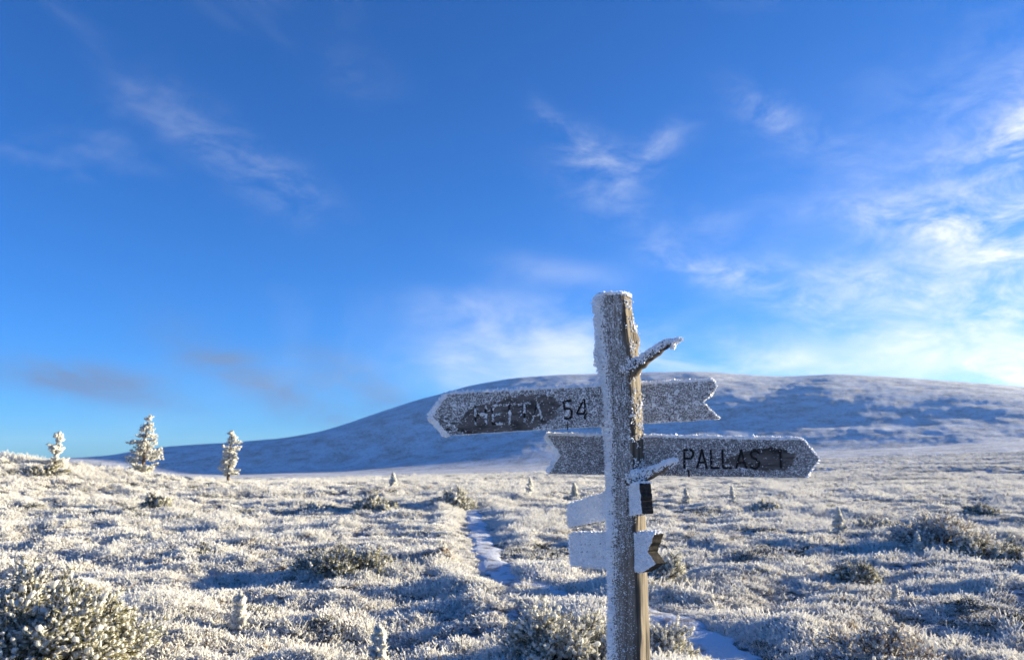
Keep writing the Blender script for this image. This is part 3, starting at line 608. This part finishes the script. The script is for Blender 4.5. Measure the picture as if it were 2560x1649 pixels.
# ------------------------------------------------------------------ signpost
POST_Y = 3.05
def build_signpost():
    g = np.random.default_rng(99)
    cl = [(1533, 742), (1541, 830), (1549, 910), (1557, 1010), (1561, 1100), (1566, 1250), (1568, 1400), (1570, 1520), (1572, 1649)]
    cw = [45, 46, 49, 47, 46, 46, 47, 47, 49]                    # half width in photograph pixels
    A = np.array([at(*p, POST_Y) for p in cl]); W = np.array(cw)*POST_Y/FPX/math.cos(PITCH*.5)
    zb = float(ground_z(A[-1, 0], POST_Y))-.1
    low = A[-1]+(A[-1]-A[-2])*((zb-A[-1, 2])/(A[-1, 2]-A[-2, 2])); A = np.vstack([A, low]); W = np.append(W, W[-1]*1.06)
    base = Vector((low[0], POST_Y, zb)); root = empty('signpost', base, 'tall weathered wooden signpost with frosted arrow boards', 'signpost')
    bo = np.array(base)
    zs = A[::-1, 2]; axx = lambda z: np.interp(z, zs, A[::-1, 0]); wid = lambda z: np.interp(z, zs, W[::-1])
    ztop = A[0, 2]
    def radius(th, z):
        # th: 0 = +x (sun side), -pi/2 = towards the camera; slightly faceted, grained trunk
        rr = 1+.035*np.cos(2*(th+.9))+.02*np.cos(3*th+z*1.3)+.045*noise2(np.cos(th)*1.3+5, z*3.2+np.sin(th)*1.3, 60)+.03*noise2(np.cos(th)*2.5, z*9+np.sin(th)*2, 68)+.016*noise2(th*9, z*2.2, 61)+.010*noise2(th*22, z*3, 62)
        kn = .24*np.exp(-((th+.05)/.3)**2-((z-zk1)/.035)**2)+.10*np.exp(-((th+1.05)/.25)**2-((z-zk2)/.05)**2)
        for c0, ph, dp in ((-1.25, .3, .06), (-1.75, 1.9, .05), (-.35, 4.0, .05), (-2.2, 2.6, .045), (-.85, 5.2, .06), (.05, 1.1, .05)):
            rr = rr-dp*np.exp(-((th-c0-.05*np.sin(z*3.1+ph)-.03*noise2(z*7, 0*z, 66))/.022)**2)*sstep(-.1, .3, noise2(z*1.7+ph*3, 0*z, 67))
        rr = rr+kn-.05*np.exp(-((th+.62+.1*np.sin(z*5))/.05)**2)*sstep(-.2, .3, noise2(z*2.0, 0*z, 63))
        d_ = np.angle(np.exp(1j*(th-math.radians(-36)))); pl = (.89+.05*noise2(z*3.3, 0*z, 64)+.02*noise2(z*14, th*3, 65))/np.maximum(np.cos(np.clip(d_, -1.2, 1.2)), .2); rr = np.where(np.abs(d_) < 1.2, np.minimum(rr, pl+(rr-1)*.8), rr)
        return wid(z)*rr*(1-.08*sstep(ztop-.015, ztop, z))
    zk1 = at(1598, 850, POST_Y)[2]; zk2 = at(1590, 1572, POST_Y)[2]
    nth, nz = 200, 320; th = np.linspace(-math.pi, math.pi, nth, endpoint=False); zz = np.linspace(zb, ztop, nz)
    TH, ZZ = np.meshgrid(th, zz); RR = radius(TH, ZZ); ztilt = .012*np.cos(TH)*(ZZ > ztop-.001)
    V = np.stack([axx(ZZ)+RR*np.cos(TH)-bo[0], RR*np.sin(TH), ZZ-bo[2]-ztilt], -1).reshape(-1, 3)
    i, j = np.meshgrid(np.arange(nz-1), np.arange(nth), indexing='ij'); j2 = (j+1) % nth
    Q = np.stack([i*nth+j, i*nth+j2, (i+1)*nth+j2, (i+1)*nth+j], -1).reshape(-1, 4)
    # frost cover on the windward (left and camera) side
    def cover(TH, ZZ):
        win = np.cos(TH-math.radians(-128))                    # windward direction: towards camera-left
        edge = .67+.12*noise2(ZZ*9, TH*1.5, 70)+.10*noise2(ZZ*30, TH*6, 71)
        lower = sstep(at(1568, 1420, POST_Y)[2], at(1568, 1230, POST_Y)[2], ZZ)
        c = sstep(edge-.1, edge+.06, win); patchy = sstep(-.25, .35, noise2(TH*9, ZZ*2.6, 72)+.45*np.clip(win, 0, 1)-.1)
        left = sstep(.1, -.75, np.cos(TH))*sstep(.6, -.2, np.sin(TH))
        return c*np.clip(lower+(1-lower)*np.maximum(.26*patchy, .8*left), 0, 1)
    film = cover(TH, ZZ)*.22*sstep(-.5, .4, noise2(TH*14, ZZ*22, 73))
    gp = Geo(); n0 = nz*nth; top = np.arange(nth)+(nz-1)*nth
    V = np.vstack([V, [[axx(ztop)-bo[0], 0, ztop-bo[2]-.004]]]); T = np.stack([top, np.roll(top, -1), np.full(nth, n0)], 1)
    gp.add(V, T, Q, np.append(film.ravel(), .9)); post = gp.obj('post', M_post, root, True)
    # granular hoar on the post
    fr = Geo(); n = 200000; t = g.uniform(-math.pi, math.pi, n); z = g.uniform(zb+.55, ztop, n); c = cover(t, z)
    k = g.random(n) < c*(.42+.5*noise2(t*16, z*30, 74)); t, z, c = t[k], z[k], c[k]
    nrm = np.stack([np.cos(t), np.sin(t), np.zeros_like(t)], 1); rr = radius(t, z); P = np.stack([axx(z)+rr*np.cos(t)-bo[0], rr*np.sin(t), z-bo[2]], 1)
    sz = (g.gamma(3, .00032, len(t))+.0005)*(1+.5*sstep(.1, .5, noise2(t*7, z*14, 77))); left = sstep(-.55, -.95, np.cos(t))*sstep(.5, -.1, np.sin(t)); sz = sz*(1+1.3*left)
    fr.crystals(P, sz, nrm+rand_dirs(len(t), g)*.5, 1.1+left*1.0, 1., g)
    # thick rime feathers on the left outline
    n = 5200; t = g.uniform(math.radians(-205), math.radians(-150), n); z = zb+.55+(ztop-zb-.55)*g.random(n)**.7; k = g.random(n) < .35+.65*sstep(-.3, .3, noise2(z*14, t*3, 75)); t, z = t[k], z[k]
    rr = radius(t, z)+g.uniform(0, .011, len(t))*(.3+sstep(1.3, 1.9, z)); nrm = np.stack([np.cos(t), np.sin(t), np.zeros_like(t)], 1)
    fr.crystals(np.stack([axx(z)+rr*np.cos(t)-bo[0], rr*np.sin(t), z-bo[2]], 1), g.uniform(.0015, .0042, len(t)), nrm+rand_dirs(len(t), g)*.6, 1.5, 1., g)
    n = 420; zc = at(1492, 890, POST_Y)[2]; t = math.radians(-172)+g.normal(0, .12, n); z = zc+g.normal(0, .022, n); rr = radius(t, z)+g.uniform(0, .02, n)
    fr.crystals(np.stack([axx(z)+rr*np.cos(t)-bo[0], rr*np.sin(t), z-bo[2]], 1), g.uniform(.002, .005, n), rand_dirs(n, g), 1.3, 1., g)
    # crown of rime on the top
    n = 1500; t = g.uniform(-math.pi, math.pi, n); q = np.sqrt(g.random(n)); rr = q*wid(ztop)*1.0
    fr.crystals(np.stack([axx(ztop)+rr*np.cos(t)-bo[0], rr*np.sin(t), np.full(n, ztop-bo[2])+g.uniform(-.004, .006, n)-.012*np.cos(t)*0], 1), g.uniform(.003, .007, n), np.stack([.3*np.cos(t)-.3, .3*np.sin(t), np.ones(n)], 1)+rand_dirs(n, g)*.5, 1.3, 1., g)
    # loose lumps on the sunny bare side
    n = 420; t = g.uniform(math.radians(-75), math.radians(25), n); z = g.uniform(at(1568, 1250, POST_Y)[2], ztop-.01, n); k = g.random(n) < .15+.85*sstep(.02, .35, noise2(t*4, z*9, 76)+.2*np.exp(-((t+1.05)/.25)**2)); t, z = t[k], z[k]
    rr = radius(t, z)+.001; nrm = np.stack([np.cos(t), np.sin(t), np.zeros_like(t)], 1); P = np.stack([axx(z)+rr*np.cos(t)-bo[0], rr*np.sin(t), z-bo[2]], 1)
    for _ in range(7): fr.crystals(P+g.normal(0, .0045, P.shape)*np.array([1, 1, 1.5]), g.uniform(.002, .0048, len(P)), nrm+rand_dirs(len(t), g)*.6, 1.2, 1., g)
    fo = fr.obj('frost_crust', M_frost, post); fo['kind'] = 'stuff'

    # --- branch stubs
    def stub(pts, rad, seed, ctr):
        q = np.random.default_rng(seed); P = np.array([at(px, py, POST_Y+dy) for px, py, dy in pts])-bo; t = np.linspace(0, len(P)-1, 22); c = np.stack([np.interp(t, np.arange(len(P)), P[:, k]) for k in range(3)], 1)
        c[3:] += q.normal(0, .0018, (19, 3)); rr = np.interp(t, np.arange(len(P)), rad)*(1+.12*q.normal(size=22)*.6)
        s = Geo(); s.tube(c, rr, 12, 0.); so = s.obj('branch_stub', M_post, root, True)
        f = Geo(); n = 2600; u = q.uniform(0, 21, n); cc = np.stack([np.interp(u, np.arange(22), c[:, k]) for k in range(3)], 1); r_ = np.interp(u, np.arange(22), rr)
        d = rand_dirs(n, q); tan = unit(c[-1]-c[0]); d = unit(d-np.outer(d@tan, tan)); w = d@unit(np.array([-.55, -.45, .75])); k = w > .05+.25*q.random(n); thick = np.clip(w, 0, 1)
        f.crystals((cc+d*(r_+thick*.004*q.random(n))[:, None])[k], (q.uniform(.0018, .0045, n)*(.8+.5*thick))[k], d[k]+rand_dirs(int(k.sum()), q)*.5, 1.3, 1., q)
        m = q.integers(17, 22, 130); d = unit(rand_dirs(130, q)+np.array([.2, -.2, .2])); f.crystals(c[m]+d*rr[m][:, None], q.uniform(.003, .006, 130), d, 1.3, 1., q)
        if ctr:   # rime hanging under the tip
            m = 70; f.crystals(c[17]+q.normal(0, .006, (m, 3))+np.array([0, -.004, -.016]), q.uniform(.003, .006, m), rand_dirs(m, q), 1.3, 1., q)
        ff = f.obj('frost_crust', M_frost, so); ff['kind'] = 'stuff'
    stub([(1560, 935, -.03), (1586, 918, -.055), (1612, 900, -.07), (1640, 878, -.075), (1664, 862, -.08), (1686, 853, -.085), (1702, 850, -.09)], [.044, .031, .021, .0195, .017, .011, .005], 5, True)
    stub([(1570, 1205, -.03), (1594, 1196, -.07), (1618, 1188, -.095), (1644, 1176, -.105), (1668, 1162, -.115), (1690, 1151, -.12)], [.044, .033, .022, .018, .0145, .009], 6, False)

    # --- boards
    def board(name, label, yaw, roll, cpx, cdepth, rows, thick, film0, dens, bare, strokes, seed, crust=1.0, edge_l=True, edge_top=1.0, nu=420, nv=60, frost_letters=(), grain=1.0, rim_r=True):
        """rows: (v position 0 bottom .. 1 top) -> left and right end in photograph pixels, plus pixel y of bottom and top"""
        q = np.random.default_rng(seed); O = at(cpx[0], cpx[1], POST_Y+cdepth)
        ex = np.array([math.cos(yaw)*math.cos(roll), math.sin(yaw)*math.cos(roll), math.sin(roll)]); nz_ = unit(np.array([math.sin(yaw), -math.cos(yaw), 0.])); ez = np.cross(nz_, ex)*1.0
        if ez[2] < 0: ez = -ez
        eye = np.array([0, 0, EYE])
        def uv(px, py):
            d = pix_dir(px, py); t = ((O-eye)@nz_)/(d@nz_); p = eye+d*t-O; return np.array([p@ex, p@ez])
        Lp = np.array([uv(*p) for p in rows['left']]); Rp = np.array([uv(*p) for p in rows['right']])      # both bottom to top
        vb, vt = (Lp[0, 1]+Rp[0, 1])/2, (Lp[-1, 1]+Rp[-1, 1])/2
        lt = (Lp[:, 1]-Lp[0, 1])/(Lp[-1, 1]-Lp[0, 1]); rt = (Rp[:, 1]-Rp[0, 1])/(Rp[-1, 1]-Rp[0, 1])
        def pos(s, t):   # s along, t across
            l = np.interp(t, lt, Lp[:, 0])+.0025*noise2(t*9, t*0+seed, 80); r = np.interp(t, rt, Rp[:, 0])+.003*noise2(t*11, t*0+seed+5, 81); u = l+(r-l)*s
            b = Lp[0, 1]+(Rp[0, 1]-Lp[0, 1])*s+.0016*noise2(u*14, 0*u+seed, 82); tp = Lp[-1, 1]+(Rp[-1, 1]-Lp[-1, 1])*s+.0014*noise2(u*14, 0*u+seed+7, 83)
            return u, b+(tp-b)*t
        seg = []; chars = []
        for ch in strokes:
            cs = [(uv(*a), uv(*b)) for a, b in ch['lines']]; seg += [(a, b, ch.get('w', .0042)) for a, b in cs]; chars.append((ch, cs))
        def sdf(u, v, sel=None):
            d = np.full(np.shape(u), 1.)
            for (a, b, w) in (seg if sel is None else sel):
                ab = b-a; t = np.clip(((u-a[0])*ab[0]+(v-a[1])*ab[1])/max(ab@ab, 1e-9), 0, 1); d = np.minimum(d, np.hypot(u-a[0]-t*ab[0], v-a[1]-t*ab[1])-w)
            return d
        S, T_ = np.meshgrid(np.linspace(0, 1, nu), np.linspace(0, 1, nv)); U, Vv = pos(S, T_)
        dep = grain*(.0007*noise2(U*12, Vv*160, 84)+.0006*noise2(U*30, Vv*420, 85))
        if not rim_r: dep = dep+.0022*noise2(U*22, Vv*30, 91)+.0012*noise2(U*60, Vv*70, 92)
        if seg: dep = dep-.006*(1-sstep(-.0015, .0012, sdf(U, Vv)))
        edge = np.minimum(np.minimum(T_, 1-T_)*(vt-vb), .004)/.004; dep = dep-.002*(1-edge)
        bareU = lambda u, v: sum((a*np.exp(-np.maximum(((u-c[0])*math.cos(ro)+(v-c[1])*math.sin(ro))**2/ru**2+((v-c[1])*math.cos(ro)-(u-c[0])*math.sin(ro))**2/rv**2, 0)**2) for (c, ru, rv, ro, a) in BR), 0*u)
        BR = [(uv(*c), ru*POST_Y/FPX, rv*POST_Y/FPX, ro, a) for (c, ru, rv, ro, a) in bare]
        def cov(u, v):
            b = np.clip(bareU(u, v)+.22*noise2(u*45, v*70, 86)*(bareU(u, v) > .12), 0, 1); c = 1-sstep(.38, .62, b)
            return c
        film = film0*cov(U, Vv)*(.55+.45*sstep(-.35, .35, noise2(U*60, Vv*330, 87)))
        gr = (O-bo)+U[..., None]*ex+Vv[..., None]*ez
        Fv = gr+dep[..., None]*nz_; Bv = gr-nz_*thick
        gm = Geo(); i, j = np.meshgrid(np.arange(nv-1), np.arange(nu-1), indexing='ij'); Qf = np.stack([i*nu+j, i*nu+j+1, (i+1)*nu+j+1, (i+1)*nu+j], -1).reshape(-1, 4); off = nu*nv
        loop = np.concatenate([np.arange(nu), np.arange(1, nv)*nu+nu-1, (nv-1)*nu+np.arange(nu-2, -1, -1), np.arange(nv-2, 0, -1)*nu]); l2 = np.roll(loop, -1)
        nl_ = len(loop); ia_ = np.arange(nl_); ib_ = np.roll(ia_, -1); Qs = np.stack([ia_, ia_+nl_, ib_+nl_, ib_], 1)+2*off
        gm.add(np.concatenate([Fv.reshape(-1, 3), Bv.reshape(-1, 3), Fv.reshape(-1, 3)[loop], Bv.reshape(-1, 3)[loop]]), None, np.concatenate([Qf, Qf[:, ::-1]+off, Qs]), np.concatenate([film.ravel(), np.zeros(off+2*nl_)]))
        bdo = gm.obj(name, M_board if rim_r else M_board2, root, False); bdo['label'] = label
        # routed characters: dark floor of every stroke
        for ch, cs in chars:
            lg = Geo(); w = ch.get('w', .0042)
            for kk, (a, b) in enumerate(cs):
                dv = (b-a)/max(np.linalg.norm(b-a), 1e-6); a2 = a-dv*w*.8; b2 = b+dv*w*.8; pn = np.array([-dv[1], dv[0]])*w*.95
                pts = [a2-pn, b2-pn, b2+pn, a2+pn]; dz = -.0038+.0003*kk
                f_ = [(O-bo)+p[0]*ex+p[1]*ez+nz_*dz for p in pts]; b_ = [x-nz_*.0012 for x in f_]
                lg.add(f_+b_, None, [(0, 1, 2, 3), (7, 6, 5, 4), (0, 4, 5, 1), (1, 5, 6, 2), (2, 6, 7, 3), (3, 7, 4, 0)])
            lo = lg.obj('crack' if ch['label'] == 'crack' else 'frost_pit' if 'pit' in ch['label'] else 'carved_character', M_letter, bdo); lo['label'] = ch['label']
        # hoar frost on the face
        f = Geo(); area = (Rp[:, 0].mean()-Lp[:, 0].mean())*(vt-vb); n = int(dens*area/4.0e-6); s = q.random(n); t = q.random(n); u, v = pos(s, t)
        pr = cov(u, v)*np.clip(.46+.6*noise2(u*40, v*300, 87)*grain+.35*noise2(u*150, v*150, 88)+.35*(1-grain), .04, 1)+.05*(1-cov(u, v))*(q.random(n) < .5)
        if seg:
            keepf = [(a, b, w) for ch, cs in chars if ch['label'] in frost_letters for a, b in cs for w in (ch.get('w', .0042),)]
            pr = np.where(sdf(u, v) < .0012, 0.02, pr)
            if keepf: pr = np.where(sdf(u, v, keepf) < .0005, 1.0*sstep(-.45, -.05, noise2(u*40, v*40, 89)), pr)
        k = q.random(n) < pr; u, v = u[k], v[k]; m = len(u)
        clump = sstep(.15, .55, noise2(u*28, v*28, 90)); sz = (q.gamma(3, .00028, m)+.0005)*(1+.8*clump*crust)*(.8+.35*crust)
        P = (O-bo)+u[:, None]*ex+v[:, None]*ez+nz_*.0006
        f.crystals(P, sz, nz_+rand_dirs(m, q)*.55, 1.0+.3*crust, 1., q)
        # rime along the edges: top always, windward end thick
        def rim(s_, t_, out, n, size, spread):
            u, v = pos(s_, t_); zz_ = q.uniform(-thick, .002, n); jitter = rand_dirs(n, q)*.55
            o_ = out[0][:, None]*ex+out[1][:, None]*ez; P = (O-bo)+u[:, None]*ex+v[:, None]*ez+nz_*zz_[:, None]+o_*(q.random(n)**2*spread)[:, None]
            f.crystals(P, size, o_+nz_*.25+jitter, 1.4, 1., q)
        n = int(3000*abs(Rp[:, 0].mean()-Lp[:, 0].mean())*edge_top); s_ = q.random(n); rim(s_, np.ones(n), (np.zeros(n), np.ones(n)), n, q.gamma(4, .0007, n)+.001, .008)
        n = int(n*.16); rim(q.random(n), np.zeros(n), (np.zeros(n), -np.ones(n)), n, q.uniform(.0012, .003, n), .002)
        for side, am in ((0, 1.0 if edge_l else .5), (1, .5 if edge_l else .8)):
            if side == 1 and not rim_r: continue
            n = int(900*am*abs(vt-vb)/.16); t_ = q.random(n); PT = Lp if side == 0 else Rp; tt = lt if side == 0 else rt
            du = np.gradient(np.interp(np.linspace(0, 1, 60), tt, PT[:, 0]), np.linspace(0, 1, 60)*(vt-vb)); sl = np.interp(t_, np.linspace(0, 1, 60), du); sg = -1 if side == 0 else 1
            nn = unit(np.stack([np.full(n, sg*1.), -sg*sl], 1)); rim(np.full(n, float(side)), t_, (nn[:, 0], nn[:, 1]), n, q.uniform(.002, .0065, n)*(1.2 if side == 0 and edge_l else .9), .013 if side == 0 and edge_l else .005)
        fo = f.obj('frost_crust', M_frost, bdo); fo['kind'] = 'stuff'
        return bdo
    def L_(*p): return [(p[i], p[i+1]) for i in range(len(p)-1)]
    def ch(label, *polys, w=.0042): return dict(label=label, lines=sum([L_(*p) for p in polys], []), w=w)
    hetta = [ch('letter H', [(1188, 1016), (1189, 1060)], [(1214, 1016), (1215, 1058)], [(1190, 1037), (1213, 1034)], w=.0036),
             ch('letter E', [(1251, 1012), (1231, 1014), (1232, 1060), (1253, 1058)], [(1232, 1037), (1249, 1034)], w=.0036),
             ch('letter T', [(1260, 1012), (1286, 1010)], [(1273, 1012), (1274, 1060)], w=.0036), ch('letter T', [(1297, 1010), (1325, 1008)], [(1311, 1010), (1312, 1055)], w=.0036),
             ch('letter A', [(1330, 1054), (1344, 1006), (1355, 1051)], [(1335, 1038), (1351, 1036)], w=.0036),
             ch('number 5', [(1427, 1001), (1410, 1003), (1411, 1022), (1424, 1021), (1430, 1028), (1429, 1041), (1422, 1047), (1412, 1045)], w=.0044), ch('number 4', [(1459, 1000), (1443, 1032), (1443, 1034), (1467, 1033)], [(1462, 1001), (1463, 1045)], w=.0042),
             ch('crack', [(1418, 1054), (1420, 1073)], w=.0022)]
    board('arrow_board', 'upper board, arrow pointing left, carved HETTA 54', R(14), R(3.4), (1556, 1013), 0.0,
          dict(left=[(1123, 1087), (1080, 1041), (1121, 984)], right=[(1799, 1046), (1757, 1005), (1790, 972), (1786, 951)]), .03, .16, 1.0,
          [((1282, 1040), 118, 44, .18, 1.5), ((1195, 1052), 44, 34, .2, .7), ((1112, 1058), 34, 22, -.3, .46)], hetta, 201, crust=1.0, nu=460, nv=60, frost_letters=('letter H', 'letter E', 'letter T', 'letter A'))
    pallas = [ch('letter P', [(1711, 1168), (1711, 1124), (1728, 1124), (1733, 1130), (1733, 1138), (1727, 1145), (1713, 1145)]), ch('letter A', [(1743, 1169), (1755, 1124), (1767, 1169)], [(1747, 1155), (1763, 1155)]),
              ch('letter L', [(1777, 1125), (1779, 1169), (1797, 1169)]), ch('letter L', [(1806, 1125), (1808, 1169), (1828, 1169)]), ch('letter A', [(1841, 1169), (1853, 1125), (1866, 1169)], [(1845, 1156), (1862, 1156)]),
              ch('letter S', [(1897, 1131), (1891, 1126), (1881, 1127), (1877, 1134), (1880, 1142), (1892, 1148), (1898, 1156), (1897, 1166), (1888, 1171), (1877, 1167)]), ch('number 1', [(1947, 1129), (1951, 1127), (1953, 1168)], w=.004),
              ch('crack', [(1721, 1176), (1723, 1190)], w=.003)]
    board('arrow_board', 'lower long board, arrow pointing right, carved PALLAS 1', R(-5), R(-.35), (1561, 1140), 0.0,
          dict(left=[(1373, 1183), (1402, 1137), (1366, 1087)], right=[(2013, 1194), (2047, 1146), (2008, 1099)]), .03, .14, .85,
          [((1918, 1148), 72, 30, 0, 1.1), ((1830, 1152), 90, 16, 0, .5)], pallas, 202, crust=.55, nu=460, nv=60, edge_top=1.5)
    board('short_board', 'small frost white board pointing away, blunt end towards the viewer', R(-74), R(-7.5), (1555, 1256), -.01,
          dict(left=[(1424, 1318), (1419, 1290), (1422, 1262)], right=[(1605, 1283), (1602, 1245), (1598, 1207)]), .045, 1.0, 1.5, [], [], 203, crust=.5, nu=160, nv=40, grain=.25, rim_r=False)
    board('short_board', 'lowest frost white board with a swallow tail end towards the viewer', R(-60), R(-3.5), (1555, 1378), -.01,
          dict(left=[(1431, 1414), (1426, 1374), (1427, 1334)], right=[(1606, 1430), (1640, 1408), (1619, 1380), (1636, 1334)]), .045, 1.0, 1.5, [], [ch('dark pit in the frost', [(x, y), (x+d, y)], w=.0022) for x, y, d in ((1452, 1360, 3), (1463, 1359, 2), (1474, 1360, 2), (1499, 1358, 3), (1453, 1379, 3), (1466, 1378, 3), (1487, 1391, 2), (1508, 1393, 3), (1459, 1401, 2))], 204, crust=.7, nu=150, nv=50, grain=.25, rim_r=False)
build_signpost()
